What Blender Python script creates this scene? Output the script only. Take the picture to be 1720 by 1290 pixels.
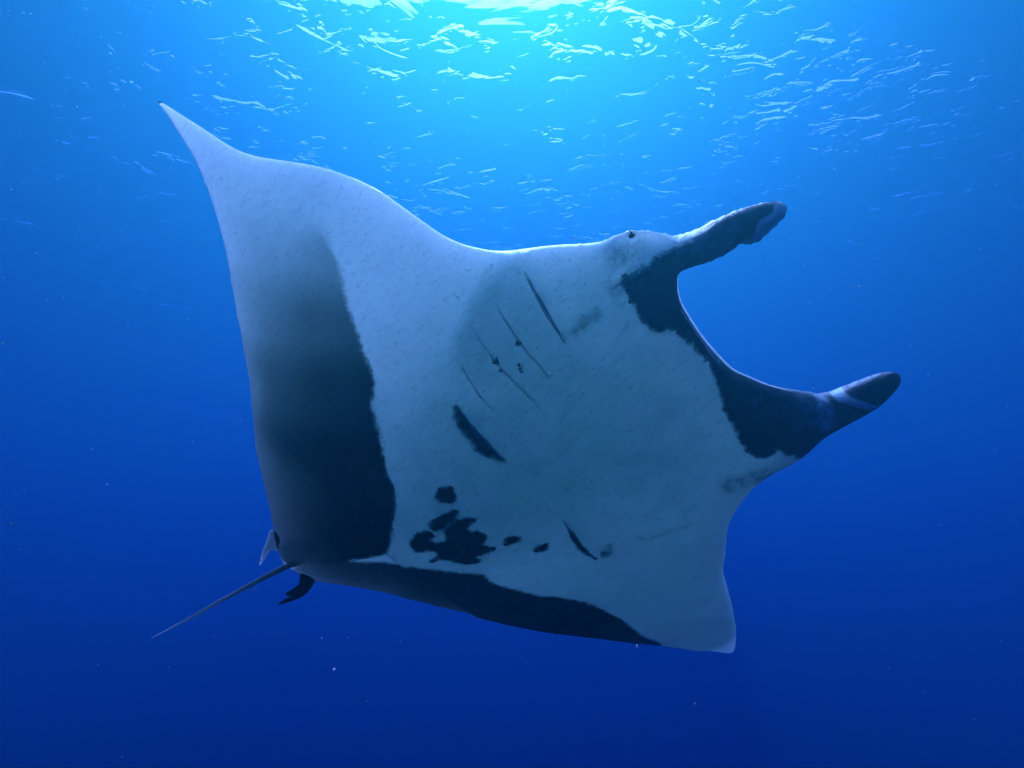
# Open-ocean manta ray below the sea surface
import bpy, math, random
import numpy as np
from mathutils import Vector, Matrix
R = math.radians
sc = bpy.context.scene
COL = sc.collection
for o in list(bpy.data.objects): bpy.data.objects.remove(o)

# ---------------------------------------------------------------- camera, light, exposure
# the water: forward and even scattering, absorption (per metre, r g b)
SC_F, G_F = (0.0036, 0.0320, 0.0358), 0.72
SC_I = (0.0002, 0.0006, 0.0011)
AB = (0.210, 0.132, 0.036)
DEPTH = 8.4                       # metres of water above the camera
cam_d = bpy.data.cameras.new("camera"); cam = bpy.data.objects.new("camera", cam_d); COL.objects.link(cam)
cam_d.sensor_width = 36.0; cam_d.lens = 20.93; cam_d.clip_start = 0.05; cam_d.clip_end = 1200
cam.location = (0, 0, 0); cam.rotation_euler = (R(90 + 20), 0, 0)
sc.camera = cam

SUN_EL, SUN_AZ = R(65), R(0)      # sun ahead of the camera, above the frame (azimuth from +Y)
w = bpy.data.worlds.new("World"); sc.world = w; w.use_nodes = True
nt = w.node_tree; nt.nodes.clear()
sky = nt.nodes.new('ShaderNodeTexSky'); sky.sky_type = 'NISHITA'; sky.sun_disc = False
sky.sun_elevation = SUN_EL; sky.sun_rotation = SUN_AZ; sky.dust_density = 3.0
bg = nt.nodes.new('ShaderNodeBackground'); bg.inputs['Strength'].default_value = 0.15
wo = nt.nodes.new('ShaderNodeOutputWorld')
nt.links.new(sky.outputs[0], bg.inputs[0]); nt.links.new(bg.outputs[0], wo.inputs[0])
sd = bpy.data.lights.new("sun", 'SUN'); sd.energy = 5.0; sd.angle = R(0.6); sd.color = (1, 0.96, 0.9)
sun = bpy.data.objects.new("sun", sd); COL.objects.link(sun)
sundir = Vector((math.sin(SUN_AZ) * math.cos(SUN_EL), math.cos(SUN_AZ) * math.cos(SUN_EL), math.sin(SUN_EL)))
sun.rotation_euler = sundir.to_track_quat('Z', 'Y').to_euler(); sun.location = (0, 20, 40)
sc.view_settings.view_transform = 'Standard'; sc.view_settings.look = 'None'
sc.view_settings.gamma = 1.0; sc.view_settings.use_curve_mapping = False
sc.view_settings.exposure = 1.68
sc.render.engine = 'CYCLES'
cy = sc.cycles
cy.volume_bounces = 3; cy.max_bounces = 8; cy.transparent_max_bounces = 8
cy.use_denoising = True; cy.sample_clamp_indirect = 10.0

# ---------------------------------------------------------------- helpers
def mesh_from(name, V, F, smooth=True):
    me = bpy.data.meshes.new(name)
    V = np.asarray(V, np.float32); F = np.asarray(F, np.int32)
    n = F.shape[1]
    me.vertices.add(len(V)); me.vertices.foreach_set('co', V.ravel())
    me.loops.add(F.size); me.loops.foreach_set('vertex_index', F.ravel())
    me.polygons.add(len(F)); me.polygons.foreach_set('loop_start', np.arange(0, F.size, n, dtype=np.int32))
    me.polygons.foreach_set('use_smooth', np.full(len(F), smooth))
    me.update(calc_edges=True); me.validate()
    return me
def link(name, me, mat=None, parent=None):
    o = bpy.data.objects.new(name, me); COL.objects.link(o)
    if mat: me.materials.append(mat)
    if parent: o.parent = parent
    return o
def material(name):
    m = bpy.data.materials.new(name); m.use_nodes = True
    m.node_tree.nodes.clear(); return m, m.node_tree
def N(t, typ, **kw):
    n = t.nodes.new(typ)
    for k, v in kw.items():
        if k in n.inputs: n.inputs[k].default_value = v
        else: setattr(n, k, v)
    return n

# ---------------------------------------------------------------- sea surface
def wave_field(X, Y, seed=4):
    rng = np.random.default_rng(seed)
    Z = np.zeros_like(X)
    for lam, amp, n in WAVES:
        for _ in range(n):
            a = rng.normal(math.pi * 0.5, 0.9); l = lam * rng.uniform(0.75, 1.3)
            k = 2 * math.pi / l
            ph = k * (X * math.cos(a) + Y * math.sin(a)) + rng.uniform(0, 6.28)
            Z += amp * rng.uniform(0.6, 1.2) * np.sin(ph + 0.5 * np.sin(ph * 0.5 + 1))
    return Z
WAVES = [(7.7, 0.025, 3), (3.4, 0.0092, 4), (1.54, 0.0028, 5), (0.77, 0.0011, 5)]
def graded(lo, hi, d0, grow):
    out = [0.0]; d = d0
    while out[-1] < hi:
        out.append(out[-1] + d)
        if out[-1] > lo: d *= grow
    out = np.array(out); return np.concatenate([-out[:0:-1], out])
gx = graded(20, 320, 0.09, 1.10); gy = graded(18, 320, 0.09, 1.10)
X, Y = np.meshgrid(gx, gy); nx, ny = len(gx), len(gy)
Z = wave_field(X, Y) + DEPTH
i = np.arange(nx * ny).reshape(ny, nx)
F = np.stack([i[:-1, :-1], i[:-1, 1:], i[1:, 1:], i[1:, :-1]], -1).reshape(-1, 4)
m, t = material("sea_surface")
tc = N(t, 'ShaderNodeTexCoord')
def ripple(scale, stretch, rot, detail, rough, dist):
    mp = N(t, 'ShaderNodeMapping', vector_type='TEXTURE'); mp.inputs['Scale'].default_value = (1 / stretch, 1, 1); mp.inputs['Rotation'].default_value = (0, 0, rot)
    t.links.new(tc.outputs['Object'], mp.inputs[0])
    n = N(t, 'ShaderNodeTexNoise', Scale=scale, Detail=detail, Roughness=rough, Distortion=dist)
    t.links.new(mp.outputs[0], n.inputs['Vector']); return n.outputs[0]
def mth(op, a, b):
    n = N(t, 'ShaderNodeMath', operation=op)
    for k, v in enumerate((a, b)):
        if isinstance(v, (int, float)): n.inputs[k].default_value = v
        else: t.links.new(v, n.inputs[k])
    return n.outputs[0]
def rng_(x, a, b, lo, hi):
    n = N(t, 'ShaderNodeMapRange')
    for k, v in zip(('From Min', 'From Max', 'To Min', 'To Max'), (a, b, lo, hi)): n.inputs[k].default_value = v
    t.links.new(x, n.inputs['Value']); return n.outputs[0]
# a gently rolling sheet, broken by scattered steep wavelets that come in gusts
gust = rng_(ripple(0.42, 0.6, 0.3, 3, 0.6, 0.4), 0.34, 0.66, -0.075, 0.05)
def wavelets(scale, stretch, rot, thr, hi, amp):
    n = mth('ADD', ripple(scale, stretch, rot, 3.0, 0.55, 0.6), gust)
    return mth('MULTIPLY', rng_(n, thr, hi, 0.0, 1.0), amp)
hgt = mth('ADD', mth('MULTIPLY', ripple(1.04, 0.6, 0.25, 3, 0.5, 0.5), 0.20),
          mth('ADD', wavelets(1.8, 0.6, 0.30, 0.60, 0.80, 0.40), wavelets(4.0, 0.5, -0.30, 0.592, 0.80, 0.17)))
bp = N(t, 'ShaderNodeBump', Strength=1.0, Distance=0.185)
t.links.new(hgt, bp.inputs['Height'])
fr = N(t, 'ShaderNodeFresnel', IOR=1.63)
tr = N(t, 'ShaderNodeBsdfTransparent'); gl = N(t, 'ShaderNodeBsdfGlossy', Roughness=0.02)
rf = N(t, 'ShaderNodeBsdfRefraction', IOR=1.333, Roughness=0.3)
mt = N(t, 'ShaderNodeMixShader'); mt.inputs[0].default_value = 0.25
mx = N(t, 'ShaderNodeMixShader'); out = N(t, 'ShaderNodeOutputMaterial')
for n in (fr, gl, rf): t.links.new(bp.outputs[0], n.inputs['Normal'])
t.links.new(tr.outputs[0], mt.inputs[1]); t.links.new(rf.outputs[0], mt.inputs[2])
t.links.new(fr.outputs[0], mx.inputs[0]); t.links.new(mt.outputs[0], mx.inputs[1]); t.links.new(gl.outputs[0], mx.inputs[2])
t.links.new(mx.outputs[0], out.inputs['Surface'])
ws = link("water_surface", mesh_from("water_surface", np.stack([X, Y, Z], -1).reshape(-1, 3), F), m)
ws['kind'] = 'structure'

# ---------------------------------------------------------------- the water itself
HZ = 220.0
me = bpy.data.meshes.new("haze")
zb, zt = -120.0, DEPTH + 0.6
v = [(-HZ, -HZ, zb), (HZ, -HZ, zb), (HZ, HZ, zb), (-HZ, HZ, zb), (-HZ, -HZ, zt), (HZ, -HZ, zt), (HZ, HZ, zt), (-HZ, HZ, zt)]
f = [(0, 3, 2, 1), (4, 5, 6, 7), (0, 1, 5, 4), (1, 2, 6, 5), (2, 3, 7, 6), (3, 0, 4, 7)]
me.from_pydata(v, [], f)
m, t = material("sea_water")
def water_volume(scatter, absorb, aniso):
    d = max(max(a + b for a, b in zip(scatter, absorb)) * 1.02, max(scatter) / 0.9)
    pv = N(t, 'ShaderNodeVolumePrincipled')
    c = [v / d for v in scatter]
    pv.inputs['Color'].default_value = (*c, 1)
    pv.inputs['Absorption Color'].default_value = (*[max(0.0, 1 - a / d / (1 - k)) ** 2 for a, k in zip(absorb, c)], 1)
    pv.inputs['Density'].default_value = d
    pv.inputs['Anisotropy'].default_value = aniso
    return pv.outputs[0]
ad = N(t, 'ShaderNodeAddShader')
t.links.new(water_volume(SC_F, AB, G_F), ad.inputs[0])
t.links.new(water_volume(SC_I, (0, 0, 0), 0.0), ad.inputs[1])
out = N(t, 'ShaderNodeOutputMaterial'); t.links.new(ad.outputs[0], out.inputs['Volume'])
hz = link("haze", me, m); hz['kind'] = 'stuff'
# ---------------------------------------------------------------- manta ray: outline, skin markings and some painted light and shade, (s, w) in metres
OUT = [[0.8391, 1.716], [0.8607, 1.6794], [0.8829, 1.6297], [0.9096, 1.5703], [0.9346, 1.5098], [0.9632, 1.453], [1.0005, 1.405], [1.0508, 1.3564], [1.1018, 1.3094], [1.1567, 1.2532], [1.1995, 1.199], [1.2385, 1.1411], [1.2714, 1.0763], [1.2971, 1.0029], [1.3228, 0.9286], [1.3465, 0.8662], [1.3775, 0.8119], [1.4156, 0.7664], [1.4504, 0.7323], [1.4897, 0.7043], [1.5323, 0.6811], [1.5834, 0.6539], [1.6407, 0.6199], [1.7041, 0.5789], [1.7463, 0.5576], [1.7847, 0.5483], [1.8218, 0.5377], [1.8472, 0.5261], [1.8837, 0.4975], [1.9168, 0.4636], [1.9455, 0.4321], [1.9948, 0.4141], [2.0427, 0.4069], [2.0897, 0.4005], [2.1345, 0.3908], [2.1772, 0.3772], [2.2179, 0.3606], [2.2453, 0.3449], [2.2558, 0.3262], [2.2548, 0.3072], [2.2409, 0.2956], [2.2101, 0.2855], [2.1779, 0.2792], [2.146, 0.2744], [2.1208, 0.276], [2.1019, 0.2874], [2.0921, 0.2996], [2.0544, 0.2963], [2.0058, 0.301], [1.9498, 0.3176], [1.8962, 0.3349], [1.8767, 0.3088], [1.8572, 0.2729], [1.8462, 0.2349], [1.8427, 0.1802], [1.8417, 0.1083], [1.8467, 0.0408], [1.8555, -0.0295], [1.8704, -0.1006], [1.9039, -0.1656], [1.9413, -0.2329], [1.9992, -0.3111], [2.054, -0.3738], [2.0867, -0.4119], [2.1188, -0.4256], [2.1507, -0.4325], [2.204, -0.4375], [2.2646, -0.4475], [2.3124, -0.4596], [2.3345, -0.4769], [2.3365, -0.508], [2.3167, -0.5288], [2.2815, -0.5475], [2.2377, -0.5689], [2.196, -0.5751], [2.1504, -0.5759], [2.0927, -0.5738], [2.0447, -0.5715], [2.0046, -0.5778], [1.9609, -0.604], [1.907, -0.6216], [1.8569, -0.6232], [1.7936, -0.6229], [1.7373, -0.6328], [1.6902, -0.6495], [1.6359, -0.6856], [1.5862, -0.7263], [1.5373, -0.7775], [1.4938, -0.8501], [1.4436, -0.9481], [1.3905, -1.0536], [1.3567, -1.1236], [1.3238, -1.2398], [1.2785, -1.4047], [1.2238, -1.5995], [1.1525, -1.8356], [1.0747, -2.0732], [0.9748, -2.3555], [0.913, -2.4767], [0.9008, -2.1691], [0.8564, -1.7922], [0.7886, -1.5376], [0.7073, -1.3456], [0.633, -1.1647], [0.5523, -1.0107], [0.4732, -0.8678], [0.4, -0.7263], [0.325, -0.5926], [0.2513, -0.463], [0.184, -0.3342], [0.1196, -0.2084], [0.0422, -0.0989], [-0.0472, -0.0031], [-0.0944, 0.0528], [-0.1086, 0.0999], [-0.1148, 0.14], [-0.1194, 0.178], [-0.1111, 0.2065], [-0.0877, 0.2488], [-0.0558, 0.2919], [-0.0152, 0.3429], [0.0383, 0.409], [0.1011, 0.4935], [0.1689, 0.5855], [0.2248, 0.6629], [0.2879, 0.7308], [0.3557, 0.8062], [0.4203, 0.8788], [0.4763, 0.9527], [0.5299, 1.0241], [0.5795, 1.0945], [0.6289, 1.1617], [0.6765, 1.227], [0.7206, 1.2918], [0.7473, 1.343], [0.7682, 1.3857], [0.7886, 1.4277], [0.8083, 1.4805], [0.8231, 1.5399], [0.8297, 1.5999], [0.8351, 1.6557]]
DARK = {'wingA': [[0.9297, 1.2036], [1.0156, 1.1482], [1.0414, 1.1032], [1.024, 1.0469], [0.9992, 0.9824], [0.965, 0.9221], [0.9315, 0.859], [0.9065, 0.7886], [0.8764, 0.7273], [0.8522, 0.6655], [0.8233, 0.6106], [0.7649, 0.5618], [0.7332, 0.4998], [0.6959, 0.4309], [0.6613, 0.3748], [0.6251, 0.3137], [0.6114, 0.2604], [0.5573, 0.1964], [0.4892, 0.1352], [0.4098, 0.0665], [0.3232, 0.0215], [0.2471, 0.0401], [0.1791, 0.0615], [0.1101, 0.0658], [-0.031, 0.1128], [-0.1005, 0.193], [-0.0463, 0.367], [0.2973, 0.8074], [0.6208, 1.2526], [0.7708, 1.3109]], 'wingB': [[-0.0522, 0.1649], [0.1083, 0.0998], [0.2844, -0.0115], [0.3997, -0.11], [0.4982, -0.2218], [0.5852, -0.3193], [0.5737, -0.3825], [0.617, -0.4774], [0.6714, -0.5788], [0.7491, -0.6739], [0.8078, -0.7781], [0.835, -0.8881], [0.8475, -1.0038], [0.8455, -1.1238], [0.8329, -1.2723], [0.8323, -1.4839], [0.5819, -1.7777], [0.3255, -1.0674], [0.0902, -0.4441], [-0.1805, 0.0375]], 'mouth': [[1.7244, 0.4314], [1.7516, 0.44], [1.7999, 0.438], [1.8561, 0.4412], [1.9017, 0.4355], [1.9496, 0.422], [2.0116, 0.4102], [2.068, 0.4355], [2.1805, 0.4179], [2.2973, 0.3533], [2.2529, 0.2559], [2.1033, 0.2633], [1.9799, 0.2707], [1.9003, 0.2802], [1.8563, 0.16], [1.9192, -0.1096], [2.0152, -0.2439], [2.1328, -0.3357], [2.2752, -0.3543], [2.3757, -0.4338], [2.3397, -0.5678], [2.1928, -0.6246], [2.0325, -0.6234], [1.9558, -0.6259], [1.9137, -0.6225], [1.8898, -0.5387], [1.8641, -0.4943], [1.8578, -0.4489], [1.8324, -0.4659], [1.8079, -0.4684], [1.7803, -0.4491], [1.7636, -0.4166], [1.7595, -0.3626], [1.7601, -0.3087], [1.7734, -0.2396], [1.7727, -0.1744], [1.7867, -0.1249], [1.7992, -0.0724], [1.8087, -0.0314], [1.8169, 0.0139], [1.8114, 0.063], [1.802, 0.1213], [1.7912, 0.1643], [1.7815, 0.1995], [1.7734, 0.2247], [1.7523, 0.224], [1.7374, 0.2253], [1.7243, 0.2703], [1.7195, 0.2987], [1.7239, 0.3346], [1.7272, 0.3609], [1.7253, 0.3854]], 's1': [[0.7369, 0.1576], [0.7607, 0.1684], [0.7813, 0.1616], [0.8004, 0.1459], [0.7957, 0.119], [0.7776, 0.097], [0.7533, 0.089], [0.7362, 0.104], [0.7227, 0.1233], [0.7223, 0.1439]], 's2': [[0.613, 0.0481], [0.6571, 0.0637], [0.702, 0.0632], [0.7457, 0.044], [0.7147, 0.0173], [0.6695, 0.0102], [0.6256, 0.009], [0.5998, 0.0186]], 's3': [[0.6389, -0.0079], [0.6931, 0.0095], [0.7316, 0.0016], [0.7805, -0.0295], [0.7419, -0.0407], [0.7162, -0.0539], [0.7489, -0.0988], [0.7462, -0.14], [0.7131, -0.1591], [0.7363, -0.2067], [0.6837, -0.2076], [0.641, -0.203], [0.6359, -0.2402], [0.5825, -0.2169], [0.5547, -0.1741], [0.5261, -0.1328], [0.4919, -0.1167], [0.4687, -0.1136], [0.5259, -0.096], [0.5227, -0.063], [0.4707, -0.031], [0.4691, 0.0032], [0.5023, 0.0331], [0.55, 0.0403], [0.5879, 0.0227], [0.5846, -0.0026], [0.5553, -0.0147], [0.5779, -0.0467], [0.6207, -0.0476]], 's4': [[0.7842, -0.203], [0.8131, -0.1845], [0.8466, -0.2026], [0.8463, -0.231], [0.8093, -0.2289], [0.7766, -0.2209]], 's5': [[0.8451, -0.3226], [0.8834, -0.3144], [0.9118, -0.3241], [0.89, -0.3473], [0.8548, -0.3425]], 'g5': [[1.0325, 0.4034], [1.0322, 0.3828], [1.0305, 0.3467], [1.0324, 0.3015], [1.0325, 0.2535], [1.0345, 0.1935], [1.0408, 0.131], [1.026, 0.1472], [1.0107, 0.1697], [0.9901, 0.1923], [0.9839, 0.2263], [0.9893, 0.2608], [0.9885, 0.3011], [0.9896, 0.3366], [1.0041, 0.3682]], 'h1': [[1.0354, -0.3113], [1.0203, -0.3867], [1.0128, -0.4795], [1.0122, -0.5363], [1.0001, -0.4996], [0.9908, -0.4457], [0.9991, -0.3885], [1.015, -0.3337]]}
TIP = [[2.0886, 0.3064], [2.108, 0.2966], [2.1421, 0.2945], [2.1774, 0.2936], [2.2113, 0.2978], [2.2455, 0.3065], [2.2513, 0.323], [2.2503, 0.3453], [2.241, 0.3467], [2.2249, 0.3497], [2.2107, 0.3406], [2.19, 0.3424], [2.1643, 0.3452], [2.1494, 0.3375], [2.1251, 0.3146]]
BAND = [[2.1044, -0.3777], [2.1311, -0.389], [2.1551, -0.4368], [2.1846, -0.4725], [2.216, -0.5256], [2.1968, -0.5299], [2.1577, -0.4803], [2.1318, -0.447], [2.1123, -0.4274]]
SOFT = [[[[1.5023, 0.3967], [1.5615, 0.4148], [1.6264, 0.4091], [1.6244, 0.3825], [1.5685, 0.3744], [1.5114, 0.376]], 0.0154, 0.36], [[[1.0474, -0.4935], [1.1112, -0.4824], [1.0842, -0.5512], [1.0333, -0.5493]], 0.0132, 0.55], [[[1.6197, -0.4527], [1.686, -0.4714], [1.7545, -0.5122], [1.8469, -0.5626], [1.7847, -0.6375], [1.7164, -0.5835], [1.6367, -0.5545], [1.5885, -0.5077]], 0.0264, 0.4], [[[1.2172, -0.5166], [1.2449, -0.5665], [1.3272, -0.5668], [1.4303, -0.6025], [1.4095, -0.6175], [1.3131, -0.5935], [1.2133, -0.5732]], 0.011000000000000001, 0.3], [[[1.7436, 0.5298], [1.8154, 0.5213], [1.8502, 0.4795], [1.7893, 0.4708], [1.7419, 0.4809]], 0.0396, 0.5], [[[1.82, 0.5364], [1.8418, 0.5287], [1.8529, 0.5158], [1.8375, 0.5121], [1.8178, 0.5215]], 0.0088, 0.8], [[[1.6737, 0.4623], [1.7294, 0.4459], [1.7395, 0.3942], [1.6836, 0.4103]], 0.0176, 0.3], [[[1.4715, 0.4533], [1.5102, 0.3912], [1.4671, 0.397]], 0.0176, 0.15]]  # grey smudges, plus shade painted into the hollow by the eye
LIGHT = [[[[1.8375, 0.2248], [1.8375, 0.1567], [1.8402, 0.0739], [1.8431, 0.0108], [1.8452, -0.0373], [1.8522, -0.0482], [1.85, -0.004], [1.8472, 0.0809], [1.8443, 0.1583], [1.8442, 0.226]], 0.0044, 0.5], [[[1.8841, -0.2915], [1.9319, -0.3048], [1.955, -0.3458], [1.9114, -0.3331]], 0.011000000000000001, 0.3], [[[1.8673, -0.1966], [1.9026, -0.2113], [1.8963, -0.2343], [1.8644, -0.2272]], 0.0088, 0.3], [[[1.9357, -0.3736], [1.9819, -0.3905], [1.9798, -0.4265], [1.9368, -0.4146]], 0.011000000000000001, 0.35], [[[1.9947, -0.3903], [2.0379, -0.4076], [2.0256, -0.4552], [1.984, -0.4511]], 0.011000000000000001, 0.5], [[[2.0561, -0.3839], [2.0957, -0.3773], [2.08, -0.4393], [2.067, -0.506], [2.0127, -0.4901], [2.0207, -0.4137]], 0.0176, 1.0], [[[2.0023, -0.3277], [2.049, -0.3727], [2.0349, -0.3998], [1.9861, -0.3825]], 0.0176, 0.3], [[[1.35, 0.6178], [1.4401, 0.596], [1.5279, 0.5739], [1.5263, 0.5684], [1.4368, 0.5915], [1.3481, 0.6122]], 0.0044, 0.6], [[[1.1185, 0.1705], [1.1695, 0.1615], [1.1669, 0.1544], [1.1176, 0.1621]], 0.0044, 0.5], [[[1.329, 0.2354], [1.4059, 0.2225], [1.4038, 0.2158], [1.3268, 0.2287]], 0.0044, 0.45], [[[1.5438, 0.2681], [1.6202, 0.2425], [1.6195, 0.2379], [1.5419, 0.2617]], 0.0044, 0.3], [[[1.8696, -0.2492], [2.0375, -0.3637], [2.0228, -0.3887], [1.8679, -0.326]], 0.0308, 0.1], [[[2.0157, 0.3696], [2.0794, 0.3564], [2.0733, 0.3194], [2.0099, 0.3393]], 0.0198, 0.4], [[[1.9702, 0.4083], [2.0128, 0.3941], [1.9804, 0.3622], [1.951, 0.3839]], 0.0176, 0.3], [[[2.0674, 0.3839], [2.1048, 0.3781], [2.0998, 0.3565], [2.067, 0.363]], 0.0132, 0.3], [[[1.9164, 0.4298], [1.9557, 0.4174], [1.944, 0.3994], [1.9128, 0.4069]], 0.0132, 0.25]]  # pale mottles and scratches; upper lobe patches also paint in highlights
GILL = [[[1.5018, 0.6407], [1.4949, 0.5898], [1.4876, 0.5346], [1.4814, 0.4769], [1.4782, 0.4228], [1.4766, 0.3735]], [[1.3715, 0.6171], [1.3648, 0.5664], [1.3607, 0.5154], [1.3576, 0.4652], [1.3576, 0.412], [1.3622, 0.3646], [1.3589, 0.2951]], [[1.2642, 0.6002], [1.2568, 0.5552], [1.254, 0.509], [1.2527, 0.4612], [1.253, 0.4116], [1.2577, 0.3506], [1.2648, 0.285], [1.271, 0.2063]], [[1.148, 0.5212], [1.1335, 0.4634], [1.1258, 0.4102], [1.1263, 0.3636], [1.1327, 0.3142]], [[1.0325, 0.4034], [1.0254, 0.3472], [1.0265, 0.2941], [1.0301, 0.2435], [1.0335, 0.1852], [1.0412, 0.1244]], [[1.0465, -0.2352], [1.0331, -0.2847], [1.0198, -0.3483], [1.0135, -0.415], [1.0086, -0.4861], [1.0138, -0.543]]]
RIDGE = [[[[1.5727, 0.656], [1.4981, 0.6674], [1.4144, 0.6577], [1.3352, 0.6369], [1.2621, 0.604], [1.1772, 0.5515], [1.0859, 0.4732]], 'gillridge'], [[[2.0207, 0.4083], [1.9609, 0.4212], [1.8988, 0.4378], [1.8357, 0.4432], [1.7826, 0.4411]], 'loberidge'], [[[1.8345, 0.2338], [1.8324, 0.1617], [1.8351, 0.082], [1.8368, 0.0136], [1.8405, -0.0375]], 'lip']]
SPECK = [[[1.2484, 0.4787], [1.2611, 0.4655], [1.2586, 0.4524], [1.2493, 0.4634]], [[1.3518, 0.4738], [1.364, 0.4705], [1.3601, 0.4587], [1.3483, 0.4593]], [[1.3115, 0.4129], [1.2992, 0.3863], [1.3001, 0.3808], [1.319, 0.4031], [1.3013, 0.3925]], [[1.2373, 0.4343], [1.2436, 0.4326], [1.2432, 0.4254], [1.2369, 0.4271]], [[1.7622, 0.433], [1.7627, 0.4237], [1.7527, 0.4216]], [[1.7554, 0.2923], [1.7716, 0.2897], [1.7655, 0.2795]], [[1.7242, 0.3699], [1.7364, 0.3616], [1.7282, 0.3555]]]
LIP_EDGE = [[1.8962, 0.3349], [1.8767, 0.3088], [1.8572, 0.2729], [1.8462, 0.2349], [1.8427, 0.1802], [1.8417, 0.1083], [1.8467, 0.0408], [1.8555, -0.0295], [1.8704, -0.1006], [1.9039, -0.1656], [1.9413, -0.2329], [1.9992, -0.3111]]
EYE = [1.832, 0.5191]
ALPHA_A = [[1.0273, 1.0446, 0.5], [0.9605, 1.0909, 0.35], [0.8758, 1.1494, 0.12], [0.7517, 1.2329, 0.05], [0.9278, 0.849, 0.75], [0.8058, 0.932, 0.7], [0.6808, 1.0162, 0.45], [0.5917, 1.0706, 0.2], [0.8217, 0.638, 0.9], [0.6733, 0.7338, 0.88], [0.5216, 0.832, 0.75], [0.4467, 0.8742, 0.45], [0.6713, 0.4031, 0.97], [0.5107, 0.4991, 0.92], [0.3423, 0.5968, 0.87], [0.251, 0.6453, 0.65], [0.109, 0.4943, 0.8], [0.4076, 0.1135, 1], [0.2141, 0.203, 0.95], [0.0444, 0.289, 0.9], [0.0223, 0.3534, 0.85], [-0.0197, 0.23, 0.92], [0.9799, 1.1687, 0.02], [1.0786, 1.0996, 0.1]]
ALPHA_B = [[-0.0504, 0.0957, 0.85], [0.0182, 0.0155, 0.8], [0.1802, 0.0269, 0.8], [0.0719, 0.0651, 0.85], [0.2415, -0.277, 0.9], [0.5111, -0.6186, 0.97], [0.7405, -0.9635, 1], [0.8128, -1.3798, 0.8], [0.1734, -0.1599, 0.75], [0.4662, -0.6335, 0.75], [0.6948, -1.0389, 0.9]]
TAIL = [[-0.0613, 0.1612], [-0.1038, 0.1703], [-0.2643, 0.1841], [-0.4881, 0.1978], [-0.7262, 0.2094], [-0.9975, 0.2264]]
PELV_A = [[-0.0256, 0.3549], [-0.0034, 0.3551], [-0.0078, 0.325], [-0.0254, 0.2958], [-0.0753, 0.2642], [-0.0977, 0.2808], [-0.1512, 0.2635], [-0.2076, 0.2474], [-0.1779, 0.27], [-0.1189, 0.3052], [-0.0698, 0.3288]]
PELV_FLAP = [[-0.1086, 0.2274], [-0.0826, 0.2609], [-0.0549, 0.2792], [-0.0133, 0.2869], [0.0302, 0.28], [0.0799, 0.2557], [0.108, 0.2179], [0.1058, 0.1814], [0.0648, 0.1558], [-0.0015, 0.148], [-0.0681, 0.1618], [-0.1108, 0.1845]]
CLASP = [[-0.0947, 0.1091], [-0.075, 0.0853], [-0.0737, 0.0474], [-0.1202, 0.0209], [-0.1826, 0.0052], [-0.233, 0.0086], [-0.2685, 0.0154], [-0.3299, 0.0314], [-0.269, 0.0401], [-0.2343, 0.029], [-0.2456, 0.0615], [-0.1969, 0.0636], [-0.1501, 0.0714]]
# ---------------------------------------------------------------- manta ray: pose
from mathutils.geometry import delaunay_2d_cdt
RB = np.array([[0.80033794, -0.59953457, 0.00418128], [0.51755132, 0.69438278, 0.49997318], [-0.30265462, -0.39798347, 0.8660308]])
TB = np.array([-0.77982986, -0.85148565, 2.61652174])
cp, sp = math.cos(R(20)), math.sin(R(20))
C2W = np.array([[1, 0, 0], [0, -sp, cp], [0, cp, sp]])       # right, up, forward of the viewpoint -> world
B2W = C2W @ RB
MANTA = Matrix([list(B2W[i] * np.array([1, -1, 1])) + [float((C2W @ TB)[i])] for i in range(3)] + [[0, 0, 0, 1]])

# body frame: s forward from the tail base, w sideways, h towards the back (all metres)
def mid(s, w):
    return 0.10 * np.abs(w) ** 2.0 * np.where(w > 0, 0.9, 1.1)
def bulge(s, w):
    prof = np.interp(s, [-0.1, 0.0, 0.3, 0.7, 1.1, 1.45, 1.75, 1.95, 2.4], [0.0, 0.03, 0.055, 0.09, 0.11, 0.10, 0.065, 0.035, 0.0])
    hw = np.interp(s, [0.0, 0.5, 1.2, 1.8, 2.4], [0.22, 0.40, 0.55, 0.60, 0.60])
    return prof * np.exp(-(np.abs(w) / hw) ** 2.4)
def edge_t(s, w):
    tip = np.clip((np.abs(w) - 0.5) / 1.1, 0, 1)
    e = 0.052 * (1 - tip) + 0.045 * tip; e = e * np.where(w < 0, 1 + 0.8 * np.clip((-w - 0.35) / 0.5, 0, 1) * np.clip((2.05 + w) / 0.22, 0, 1), 1 - 0.3 * np.clip((w - 0.35) / 0.5, 0, 1))
    e = np.where(s < 0.35, np.minimum(e, 0.012 + 0.07 * np.clip(s, 0, 1)), e)
    lobe = np.clip((s - 1.72) / 0.2, 0, 1)
    return e * (1 - lobe) + 0.075 * lobe

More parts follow.
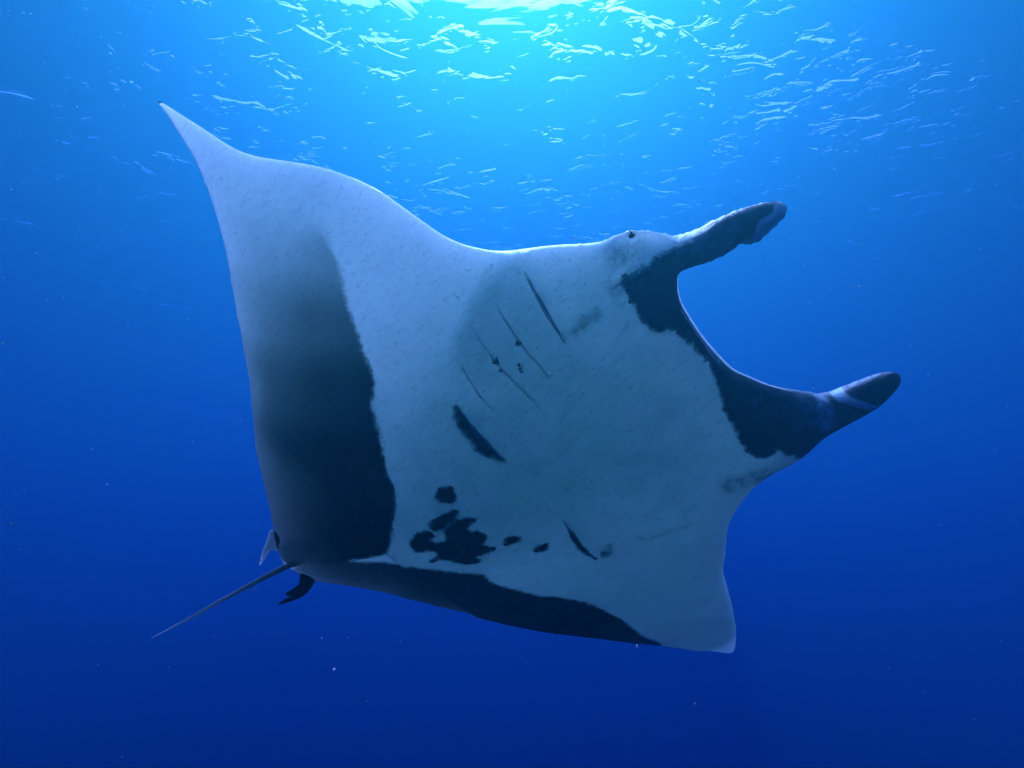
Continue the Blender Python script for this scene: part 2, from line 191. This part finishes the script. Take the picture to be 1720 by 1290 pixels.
def resample(P, step, closed=True):
    P = np.asarray(P, float); n = len(P)
    idx = np.arange(n if closed else n - 1)
    g = (lambda k: P[k % n]) if closed else (lambda k: P[np.clip(k, 0, n - 1)])
    p0, p1, p2, p3 = g(idx - 1), g(idx), g(idx + 1), g(idx + 2)
    # centripetal-ish catmull-rom
    t = np.linspace(0, 1, 12, endpoint=False)[None, :, None]
    a = [x[:, None, :] for x in (p0, p1, p2, p3)]
    c = 0.5 * (2 * a[1] + (a[2] - a[0]) * t + (2 * a[0] - 5 * a[1] + 4 * a[2] - a[3]) * t ** 2 + (3 * a[1] - a[0] - 3 * a[2] + a[3]) * t ** 3)
    c = c.reshape(-1, 2)
    c = np.vstack([c, P[:1] if closed else P[-1:]])
    d = np.concatenate([[0], np.cumsum(np.linalg.norm(np.diff(c, axis=0), axis=1))])
    m = max(2, int(round(d[-1] / step)))
    q = np.linspace(0, d[-1], m + 1)
    if closed: q = q[:-1]
    return np.stack([np.interp(q, d, c[:, 0]), np.interp(q, d, c[:, 1])], -1)

def inside(poly, X):
    c = np.zeros(len(X), bool); n = len(poly)
    x, y = X[:, 0], X[:, 1]
    for k in range(n):
        (x1, y1), (x2, y2) = poly[k], poly[(k + 1) % n]
        if y1 == y2: continue
        h = (y1 > y) != (y2 > y)
        if h.any(): c[h] ^= x[h] < (x2 - x1) * (y[h] - y1) / (y2 - y1) + x1
    return c
def seg_dist(pl, X, closed=False):
    """distance to a polyline, signed side, running length 0..1 along it"""
    pl = np.asarray(pl, float)
    if closed: pl = np.vstack([pl, pl[:1]])
    L = np.linalg.norm(np.diff(pl, axis=0), axis=1); cum = np.concatenate([[0], np.cumsum(L)])
    best = np.full(len(X), 1e9); side = np.zeros(len(X)); run = np.zeros(len(X))
    for k in range(len(pl) - 1):
        a, b = pl[k], pl[k + 1]; ab = b - a
        t = np.clip(((X - a) @ ab) / (ab @ ab + 1e-12), 0, 1)
        dv = X - a - t[:, None] * ab; d = np.hypot(dv[:, 0], dv[:, 1])
        m = d < best
        best[m] = d[m]; side[m] = np.sign(ab[0] * dv[m, 1] - ab[1] * dv[m, 0]); run[m] = (cum[k] + t[m] * L[k]) / cum[-1]
    return best, side, run
def signed(poly, X):
    d, _, _ = seg_dist(poly, X, True)
    return np.where(inside(poly, X), d, -d)

STEP = 0.0075
def body_sheet(outline, step=STEP):
    O = resample(outline, step)
    lo, hi = O.min(0), O.max(0)
    xs = np.arange(lo[0], hi[0], step); ys = np.arange(lo[1], hi[1], step * 0.866)
    gx, gy = np.meshgrid(xs, ys); gx[1::2] += step / 2
    Q = np.stack([gx.ravel(), gy.ravel()], -1)
    Q = Q[inside(O, Q)]
    # keep clear of the outline
    cell = {}
    key = np.floor(O / 0.03).astype(int)
    near = np.zeros(len(Q), bool)
    for k in range(0, len(O), 64):
        seg = O[k:k + 64]
        m = np.where((Q[:, 0] > seg[:, 0].min() - .01) & (Q[:, 0] < seg[:, 0].max() + .01) & (Q[:, 1] > seg[:, 1].min() - .01) & (Q[:, 1] < seg[:, 1].max() + .01))[0]
        if len(m):
            d = np.min((Q[m, None, 0] - seg[None, :, 0]) ** 2 + (Q[m, None, 1] - seg[None, :, 1]) ** 2, axis=1)
            near[m[d < (0.55 * step) ** 2]] = True
    Q = Q[~near]
    P = np.vstack([O, Q]); nO = len(O)
    r = delaunay_2d_cdt([Vector(p) for p in P], [], [list(range(nO))], 1, 1e-7)
    V = np.array([tuple(v) for v in r[0]]); F = np.array([f for f in r[2]], int)
    e = np.array([ (a, b) for a, b in r[1]], int)
    # boundary = edges used by one face
    fe = np.sort(np.vstack([F[:, [0, 1]], F[:, [1, 2]], F[:, [2, 0]]]), 1)
    u, cnt = np.unique(fe, axis=0, return_counts=True)
    bnd = np.zeros(len(V), bool); bnd[u[cnt == 1].ravel()] = True
    return V, F, u, bnd
def diffuse(u, n, bnd, lam, it, step=STEP):
    """screened inflation: 0 on the outline, 1 well inside"""
    deg = np.bincount(u.ravel(), minlength=n).astype(float)
    phi = np.zeros(n); k = lam ** 2 / (step ** 2 * 1.5)
    for _ in range(it):
        s = np.bincount(u[:, 0], phi[u[:, 1]], n) + np.bincount(u[:, 1], phi[u[:, 0]], n)
        phi = (1 + k * s / deg) / (1 + k); phi[bnd] = 0
    return phi
def body_heights(V, u, bnd):
    s, w = V[:, 0], V[:, 1]
    p1 = diffuse(u, len(V), bnd, 0.13, 900)
    r1 = np.sqrt(np.clip(p1, 0, 1)); e = edge_t(s, w); b = bulge(s, w)
    m = mid(s, w)
    sm = np.clip(p1, 0, 1) ** 0.5
    tv = e * r1 + 0.6 * b * sm
    td = e * r1 * (0.8 + 0.5 * np.clip((s - 1.72) / 0.2, 0, 1)) + 0.3 * b * sm
    return m - tv, m + td, p1
# ---------------------------------------------------------------- manta ray: skin
def skin_material():
    m, t = material("manta_skin"); L = t.links.new
    def attr(n): return N(t, 'ShaderNodeAttribute', attribute_name=n).outputs['Fac']
    def math_(op, a, b=None, clamp=False):
        n = N(t, 'ShaderNodeMath', operation=op); n.use_clamp = clamp
        for k, v in enumerate((a, b)):
            if v is None: continue
            if isinstance(v, (int, float)): n.inputs[k].default_value = v
            else: L(v, n.inputs[k])
        return n.outputs[0]
    def noise(scale, detail, rough=0.55, vec=None, dist=0.0):
        n = N(t, 'ShaderNodeTexNoise', Scale=scale, Detail=detail, Roughness=rough, Distortion=dist)
        L(vec or co, n.inputs['Vector']); return n.outputs[0]
    def ramp(x, a, b, lo=0.0, hi=1.0, smooth=True):
        n = N(t, 'ShaderNodeMapRange'); n.interpolation_type = 'SMOOTHSTEP' if smooth else 'LINEAR'
        n.inputs['From Min'].default_value = a; n.inputs['From Max'].default_value = b
        n.inputs['To Min'].default_value = lo; n.inputs['To Max'].default_value = hi
        L(x, n.inputs['Value']); return n.outputs[0]
    def mix(f, a, b):
        n = N(t, 'ShaderNodeMix', data_type='RGBA')
        if isinstance(f, float): n.inputs[0].default_value = f
        else: L(f, n.inputs[0])
        for k, v in ((6, a), (7, b)):
            if isinstance(v, tuple): n.inputs[k].default_value = (*v, 1)
            else: L(v, n.inputs[k])
        return n.outputs[2]
    co = N(t, 'ShaderNodeTexCoord').outputs['Object']
    n_big, n_mid, n_fine = noise(9, 3), noise(42, 4, 0.6), noise(190, 3)
    # ragged blotch borders
    sd = attr('dark_sd')
    wob = math_('ADD', math_('MULTIPLY', math_('SUBTRACT', n_mid, 0.5), 0.046), math_('MULTIPLY', math_('SUBTRACT', n_fine, 0.5), 0.02))
    blur = attr('dark_blur')
    x = math_('DIVIDE', math_('ADD', sd, wob), blur)
    D = math_('MULTIPLY', ramp(x, -1.0, 1.0), attr('dark_alpha'))
    soft = math_('MULTIPLY', attr('soft'), ramp(n_mid, 0.38, 0.62, 0.25, 1.3))
    D = math_('MAXIMUM', D, soft, True)
    # relief: fine creases running across the wing plus pores
    mp_ = N(t, 'ShaderNodeMapping'); mp_.inputs['Scale'].default_value = (22, 75, 40); mp_.inputs['Rotation'].default_value = (0, 0, 0.5)
    L(co, mp_.inputs[0])
    cr = noise(1.0, 4, 0.6, mp_.outputs[0], 0.6)
    # pale belly with faint mottling, scratches and skin folds
    base = mix(ramp(n_big, 0.35, 0.7), (0.68, 0.78, 0.74), (0.62, 0.72, 0.69))
    base = mix(ramp(n_mid, 0.62, 0.8, 0.0, 0.3), base, (0.42, 0.45, 0.46))
    base = mix(ramp(n_fine, 0.50, 0.70, 0.0, 0.32), base, (0.36, 0.42, 0.42))
    base = mix(ramp(cr, 0.5, 0.72, 0.0, 0.4), base, (0.40, 0.46, 0.46))
    base = mix(ramp(noise(70, 2, 0.5), 0.66, 0.72, 0.0, 0.5), base, (0.25, 0.3, 0.31))
    darkc = mix(ramp(n_big, 0.35, 0.7), (0.012, 0.016, 0.024), (0.022, 0.03, 0.042))
    darkc = mix(ramp(n_fine, 0.56, 0.72, 0.0, 0.6), darkc, (0.07, 0.08, 0.085))
    darkc = mix(ramp(noise(24, 4, 0.65), 0.52, 0.72, 0.0, 0.5), darkc, (0.075, 0.09, 0.10))
    c = mix(D, base, darkc)
    c = mix(math_('MULTIPLY', attr('light'), ramp(n_mid, 0.38, 0.6, 0.35, 1.5), True), c, (0.72, 0.76, 0.78))
    c = mix(ramp(attr('white_sd'), -0.004, 0.004), c, (0.8, 0.82, 0.82))
    c = mix(attr('back'), c, darkc)
    h = math_('ADD', math_('MULTIPLY', cr, 0.7), math_('MULTIPLY', n_fine, 0.35))
    b = N(t, 'ShaderNodeBump', Strength=0.7, Distance=0.006); L(h, b.inputs['Height'])
    p = N(t, 'ShaderNodeBsdfPrincipled', Roughness=0.42)
    p.inputs['Specular IOR Level'].default_value = 0.12
    L(math_('MULTIPLY', math_('SUBTRACT', 1.0, math_('MAXIMUM', D, attr('back'))), 0.6, True), p.inputs['Subsurface Weight']); p.inputs['Subsurface Scale'].default_value = 0.34
    p.inputs['Subsurface Radius'].default_value = (0.88, 1.1, 0.9)
    L(c, p.inputs['Base Color']); L(b.outputs[0], p.inputs['Normal'])
    o = N(t, 'ShaderNodeOutputMaterial'); L(p.outputs[0], o.inputs['Surface'])
    return m
def plain(name, col, rough=0.5, spec=0.12, var=0.3, sss=0.0):
    m, t = material(name)
    n = N(t, 'ShaderNodeTexNoise', Scale=60.0, Detail=3.0)
    mp_ = N(t, 'ShaderNodeMapRange'); mp_.inputs['To Min'].default_value = 1 - var; mp_.inputs['To Max'].default_value = 1 + var
    t.links.new(N(t, 'ShaderNodeTexCoord').outputs['Object'], n.inputs['Vector']); t.links.new(n.outputs[0], mp_.inputs['Value'])
    v = N(t, 'ShaderNodeVectorMath', operation='SCALE'); v.inputs[0].default_value = col
    t.links.new(mp_.outputs[0], v.inputs['Scale'])
    p = N(t, 'ShaderNodeBsdfPrincipled', Roughness=rough); p.inputs['Specular IOR Level'].default_value = spec
    p.inputs['Subsurface Weight'].default_value = sss; p.inputs['Subsurface Scale'].default_value = 0.1
    p.inputs['Subsurface Radius'].default_value = (0.9, 1.0, 1.0)
    t.links.new(v.outputs[0], p.inputs['Base Color'])
    t.links.new(p.outputs[0], N(t, 'ShaderNodeOutputMaterial').inputs['Surface'])
    return m

SKIN = skin_material()
DARK_SKIN = plain("dark_skin", (0.022, 0.026, 0.032), 0.4)
TAIL_SKIN = plain("tail_skin", (0.07, 0.085, 0.09), 0.4, sss=0.4)
PALE_SKIN = plain("pale_skin", (0.6, 0.68, 0.66), 0.45, sss=0.55)
CLEFT = plain("slit_cleft", (0.012, 0.014, 0.018), 0.8, 0.0)

# ---------------------------------------------------------------- manta ray: body
V, F, EDG, BND = body_sheet(OUT)
HV, HD, P1 = body_heights(V, EDG, BND)
s_, w_ = V[:, 0], V[:, 1]
def smooth(a, b, x):
    t = np.clip((x - a) / (b - a), 0, 1); return t * t * (3 - 2 * t)
nV = len(V)
rel = np.zeros(nV)                       # relief on the belly, positive = proud of it
mirror = lambda L: [(a, -b) for a, b in L]
SLITS = []                               # (line, cleft width, lip height)
for k, g in enumerate(GILL):
    SLITS.append((resample(g, 0.012, False), [0.0048, 0.002, 0.0016, 0.002, 0.008, 0.006][k], [0.012, 0.007, 0.006, 0.007, 0.016, 0.012][k]))
for ln, cw, lip in SLITS:
    d, side, run = seg_dist(ln, V)
    # the front side of a slit is the one nearer the mouth
    a, b = ln[0], ln[-1]; fs = np.sign((b - a)[0] * 0 - (b - a)[1] * 1)
    q = d * side * fs
    tp = np.clip(4 * run * (1 - run), 0, 1) ** 0.6
    end = np.where((run <= 0) | (run >= 1), np.exp(-(d / 0.01) ** 2), 1.0)
    rel += tp * end * np.where(q > 0, lip * np.exp(-q / 0.05), -0.5 * lip * np.exp(-(q / (0.006 + 1.5 * cw)) ** 2))
for ln, kind in RIDGE:
    ln = resample(ln, 0.02, False); d, side, run = seg_dist(ln, V)
    tp = np.clip(5 * run * (1 - run), 0, 1); a, b = ln[0], ln[-1]
    fs = np.sign(-(b - a)[1]) if kind != 'x' else 1
    q = d * side * fs
    if kind == 'gillridge':     # the gill plate stands proud of the wing behind it
        rel += tp * 0.038 * (np.where(q > 0, np.exp(-(q / 0.22) ** 2), np.exp(-(q / 0.035) ** 2)))
    elif kind == 'loberidge':   # edge of the rolled lobe, with the hollow under the eye beside it
        q = d * side
        up = np.sign(np.cross(np.append(b - a, 0), np.append(np.array(EYE) - a, 0))[2])
        q = q * up
        end = np.exp(-(np.where((run <= 0) | (run >= 1), d, 0) / 0.05) ** 2)
        rel += end * np.where(q > 0, 0.02 * np.exp(-q / 0.012) - 0.045 * np.exp(-((q - 0.055) / 0.045) ** 2), 0.02 * np.exp(q / 0.07))
    elif kind == 'lip':
        rel += tp * (0.011 * np.exp(-(d / 0.009) ** 2) - 0.012 * np.exp(-((q - 0.02) / 0.012) ** 2))
# tip of the near lobe: a curled, pale edge
TIPS, BANDS = resample(TIP, 0.006), resample(BAND, 0.006)
tip_sd, band_sd = signed(TIPS, V), signed(BANDS, V)
rel += 0.012 * smooth(-0.002, 0.012, tip_sd) + 0.008 * smooth(-0.004, 0.006, band_sd)
# eye swelling
de = np.hypot(s_ - EYE[0], w_ - EYE[1]); rel += 0.02 * np.exp(-(de / 0.06) ** 2) - 0.016 * np.exp(-(de / 0.02) ** 2)
# low mound of the pelvic fin lying against the body, with a crease round it
pf = signed(resample(PELV_FLAP, 0.006), V); rel += 0.007 * smooth(-0.002, 0.012, pf) - 0.006 * np.exp(-((pf + 0.004) / 0.006) ** 2)
rel *= np.clip(P1 * 6, 0, 1)
HVr = HV - rel
# skin fields
sd = np.full(nV, -1.0); alpha = np.ones(nV); blur = np.full(nV, 0.006)
def idw(S, p=2.5):
    S = np.array(S); d2 = (s_[:, None] - S[None, :, 0]) ** 2 + (w_[:, None] - S[None, :, 1]) ** 2
    q = 1 / (d2 + 0.004) ** (p / 2); return (q * S[None, :, 2]).sum(1) / q.sum(1)
for k, poly in DARK.items():
    pr = resample(poly, 0.02 if k in ('wingA', 'wingB', 'mouth') else 0.008)
    d = signed(pr, V)
    al = idw(ALPHA_A) if k == 'wingA' else idw(ALPHA_B) if k == 'wingB' else np.full(nV, 0.94)
    if k == 'wingA':
        bl = 0.013 + 0.09 * smooth(1.02, 1.28, w_)
    elif k == 'wingB': bl = np.full(nV, 0.015)
    elif k == 'g5': bl = np.full(nV, 0.016)  # pigment plus shade painted in behind the rear gill slit
    elif k.startswith('s') or k == 'h1': bl = np.full(nV, 0.0105)
    else: bl = np.full(nV, 0.0105)
    m_ = d > sd
    sd[m_], alpha[m_], blur[m_] = d[m_], al[m_], bl[m_]
for poly in SPECK:
    d = signed(np.array(poly), V) + 0.003; m_ = d > sd
    sd[m_], alpha[m_], blur[m_] = d[m_], 0.8, 0.003
soft = np.zeros(nV); light = np.zeros(nV)
for arr, src in ((soft, SOFT), (light, LIGHT)):
    for poly, bl, k in src:
        np.maximum(arr, k * (0.65 if arr is soft else 1.0) * smooth(-bl, bl, signed(np.array(poly), V)), out=arr)
white = np.maximum(tip_sd, band_sd)

# vertices: belly sheet, then the back sheet for everything off the outline
inner = np.where(~BND)[0]; back_id = np.arange(nV); back_id[inner] = nV + np.arange(len(inner))
Z = np.where(BND, mid(s_, w_), HVr)
co = np.vstack([np.column_stack([s_, -w_, Z]), np.column_stack([s_[inner], -w_[inner], HD[inner]])])
faces = np.vstack([F, back_id[F][:, ::-1]])
manta = bpy.data.objects.new("manta_ray", None); COL.objects.link(manta)
manta.matrix_world = MANTA
manta.empty_display_size = 0.3
manta['label'] = "large pale-bellied manta ray gliding under the bright sea surface with wings spread"
manta['category'] = "manta ray"
me = mesh_from("body", co, faces)
def put(name, vb, vd):
    a = me.attributes.new(name, 'FLOAT', 'POINT')
    a.data.foreach_set('value', np.concatenate([vb, np.full(len(inner), vd) if np.isscalar(vd) else vd[inner]]).astype(np.float32))
put('dark_sd', sd, sd); put('dark_alpha', alpha, alpha); put('dark_blur', blur, blur)
put('soft', soft, 0.0); put('light', light, 0.9 * smooth(1.6, 1.75, s_) * np.exp(-P1 / 0.12)); put('white_sd', white, white); # pale skin wraps over wing and lobe rims, painting in lit edges; back black
lead = np.clip((s_ - 0.95 + 0.12 * np.abs(w_)) / 0.15, 0, 1)
rim = np.where(BND, 0, 1 - np.exp(-P1 / 0.02)); rim = rim * (1 - lead) + lead * smooth(0.12, 0.34, P1)
put('back', np.zeros(nV), rim * (1 - smooth(1.58, 1.68, w_)))
body = link("body", me, SKIN, manta)

# ---------------------------------------------------------------- manta ray: the parts
def height_at(P, arr):
    out = []
    for p in np.atleast_2d(P):
        d2 = (s_ - p[0]) ** 2 + (w_ - p[1]) ** 2
        k = np.argpartition(d2, 6)[:6]; q = 1 / (d2[k] + 1e-6)
        out.append((arr[k] * q).sum() / q.sum())
    return np.array(out)
def gill_slit(ln, cw, lip):
    """a skin lip standing over a narrow dark cleft"""
    n = len(ln); tan = np.gradient(ln, axis=0); tan /= np.linalg.norm(tan, axis=1)[:, None]
    fs = np.sign(-(ln[-1] - ln[0])[1]); nor = np.stack([-tan[:, 1], tan[:, 0]], -1) * fs
    run = np.linspace(0, 1, n); tp = np.clip(4 * run * (1 - run), 0, 1) ** 0.55
    rows = []; rl = max(0.0022, lip * 0.32)
    prof = [(2.6, 0.05), (1.6, 0.75), (0.7, 1.15), (0.1, 0.9), (-0.15, 0.25)]
    for q, hh in prof:
        P = ln + nor * (q * rl * tp + 0.0004)[:, None]
        rows.append(np.column_stack([P[:, 0], -P[:, 1], height_at(ln + nor * (max(q, 0) * rl * tp)[:, None], HVr) - hh * rl * tp + 0.0006]))
    nl = len(rows)
    for q, hh in ((-0.1, 0.3), (-1.0, 0.18), (-1.0, 0.0)):
        P = ln + nor * ((q * cw) * tp)[:, None]
        rows.append(np.column_stack([P[:, 0], -P[:, 1], height_at(P, HVr) - hh * 0.004 + (0.004 if hh == 0 else -0.0008)]))
    Vv = np.vstack(rows); Fs = []
    for r in range(len(rows) - 1):
        if r == nl - 1: continue
        for k in range(n - 1):
            a = r * n + k; Fs.append((a, a + 1, a + n + 1, a + n) if fs > 0 else (a, a + n, a + n + 1, a + 1))
    m = mesh_from("gill_slit", Vv, Fs)
    o = link("gill_slit", m, SKIN, manta); m.materials.append(CLEFT)
    mi = np.zeros(len(Fs), np.int32); mi[(nl - 1) * (n - 1):] = 1
    m.polygons.foreach_set('material_index', mi)
    return o
for ln, cw, lip in SLITS: gill_slit(ln, cw, lip)

def tube(name, pts, rad, mat, seg=12):
    pts = np.array(pts, float); n = len(pts); Vv = []; Fs = []
    for k in range(n):
        d = Vector(pts[min(k + 1, n - 1)] - pts[max(k - 1, 0)]).normalized()
        a = d.cross(Vector((0, 0, 1))).normalized(); b = a.cross(d)
        for j in range(seg):
            th = 2 * math.pi * j / seg
            Vv.append(tuple(Vector(pts[k]) + a * math.cos(th) * rad[k] + b * math.sin(th) * rad[k]))
    for k in range(n - 1):
        for j in range(seg):
            Fs.append((k * seg + j, k * seg + (j + 1) % seg, (k + 1) * seg + (j + 1) % seg, (k + 1) * seg + j))
    Vv.append(tuple(pts[0])); Vv.append(tuple(pts[-1]))
    me = bpy.data.meshes.new(name)
    Fs += [((j + 1) % seg, j, n * seg) for j in range(seg)] + [((n - 1) * seg + j, (n - 1) * seg + (j + 1) % seg, n * seg + 1) for j in range(seg)]
    me.from_pydata(Vv, [], Fs); me.polygons.foreach_set('use_smooth', [True] * len(Fs)); me.update()
    return link(name, me, mat, manta)
tl = resample(TAIL, 0.04, False); rt = np.linspace(0, 1, len(tl))
tail = tube("tail", np.column_stack([tl[:, 0], -tl[:, 1], 0.004 + 0.0 * rt]), np.interp(rt, [0, 0.08, 0.3, 0.7, 1], [0.016, 0.014, 0.0105, 0.0065, 0.0022]), TAIL_SKIN)

def fin(name, poly, mat, thick, h0, tilt=(0, 0), step=0.004):
    """a small flattened fin: an inflated outline, tilted about its root"""
    v, f, e, b = body_sheet(poly, step)
    p = diffuse(e, len(v), b, 0.02, 120, step)
    r = np.sqrt(np.clip(p, 0, 1)) * thick; c0 = np.array(poly[0])
    base = h0 + (v[:, 0] - c0[0]) * tilt[0] + (v[:, 1] - c0[1]) * tilt[1]
    inn = np.where(~b)[0]; bid = np.arange(len(v)); bid[inn] = len(v) + np.arange(len(inn))
    cc = np.vstack([np.column_stack([v[:, 0], -v[:, 1], base - r]), np.column_stack([v[inn, 0], -v[inn, 1], (base + r)[inn]])])
    return link(name, mesh_from(name, cc, np.vstack([f, bid[f][:, ::-1]])), mat, manta)
FIN_SKIN = plain("fin_skin", (0.05, 0.066, 0.072), 0.35, sss=0.5)
# pale fold inside the mouth; added pale tube paints the lit jaw rim
lp = resample([l for l, k in RIDGE if k == 'lip'][0], 0.02, False); rr = np.linspace(0, 1, len(lp))
tube("lip_fold", np.column_stack([lp[:, 0], -lp[:, 1], height_at(lp, HVr) + 0.0005]), 0.0030 * np.clip(4 * rr * (1 - rr), 0.05, 1) ** 0.5, PALE_SKIN, 8)
lp = resample(LIP_EDGE, 0.02, False); rr = np.linspace(0, 1, len(lp))
tube("lit_jaw_rim", np.column_stack([lp[:, 0], -lp[:, 1], mid(lp[:, 0], lp[:, 1]) + 0.002]), 0.0058 * np.clip(4 * rr * (1 - rr), 0.05, 1) ** 0.5, PALE_SKIN, 8)
fin("pelvic_fin", PELV_A, FIN_SKIN, 0.008, 0.0)
fin("clasper", CLASP, DARK_SKIN, 0.013, -0.004)

def ellipsoid(name, c, r, mat, nu=20, nv=12):
    Vv = []; Fs = []
    for a in range(nv + 1):
        for b in range(nu):
            th, ph = math.pi * a / nv, 2 * math.pi * b / nu
            Vv.append((c[0] + r[0] * math.sin(th) * math.cos(ph), c[1] + r[1] * math.sin(th) * math.sin(ph), c[2] + r[2] * math.cos(th)))
    for a in range(nv):
        for b in range(nu):
            Fs.append((a * nu + b, (a + 1) * nu + b, (a + 1) * nu + (b + 1) % nu, a * nu + (b + 1) % nu))
    return link(name, mesh_from(name, Vv, Fs), mat, manta)
EYEM = plain("eye_dark", (0.01, 0.012, 0.016), 0.12, 0.6)
for p, arr in ((np.array(EYE), HVr), (np.array([1.73, -0.575]), HD)):   # the far eye sits on the hidden upper side of the head
    h = height_at(p, arr)[0]
    ellipsoid("eye", (p[0], -p[1], h + 0.004), (0.014, 0.012, 0.012), EYEM, 28, 16)

# ---------------------------------------------------------------- specks adrift in the water
rng = np.random.default_rng(11)
Vv = []; Fs = []
octa = np.array([(1, 0, 0), (-1, 0, 0), (0, 1, 0), (0, -1, 0), (0, 0, 1), (0, 0, -1)], float)
of = np.array([(0, 2, 4), (2, 1, 4), (1, 3, 4), (3, 0, 4), (2, 0, 5), (1, 2, 5), (3, 1, 5), (0, 3, 5)])
for k in range(1700):
    y = rng.uniform(0.8, 9.0); c = np.array([rng.uniform(-1, 1) * y * 1.1, y, rng.uniform(-0.35, 1.25) * y])
    if c[2] > DEPTH - 0.5: continue
    r = rng.uniform(0.0005, 0.0015) * (1 + 1.6 * (rng.random() < 0.06)); sc_ = rng.uniform(0.5, 1.4, 3)
    Fs.append(of + 6 * len(Vv)); Vv.append(c + octa * r * sc_)
m, t = material("drift_speck")
p = N(t, 'ShaderNodeBsdfPrincipled', Roughness=0.6); p.inputs['Base Color'].default_value = (0.8, 0.82, 0.8, 1)
tl_ = N(t, 'ShaderNodeBsdfTranslucent'); tl_.inputs[0].default_value = (0.8, 0.85, 0.85, 1)
mx = N(t, 'ShaderNodeMixShader'); mx.inputs[0].default_value = 0.5
t.links.new(p.outputs[0], mx.inputs[1]); t.links.new(tl_.outputs[0], mx.inputs[2])
t.links.new(mx.outputs[0], N(t, 'ShaderNodeOutputMaterial').inputs['Surface'])
sp_ = link("plankton", mesh_from("plankton", np.vstack(Vv), np.vstack(Fs)), m)
sp_['kind'] = 'stuff'
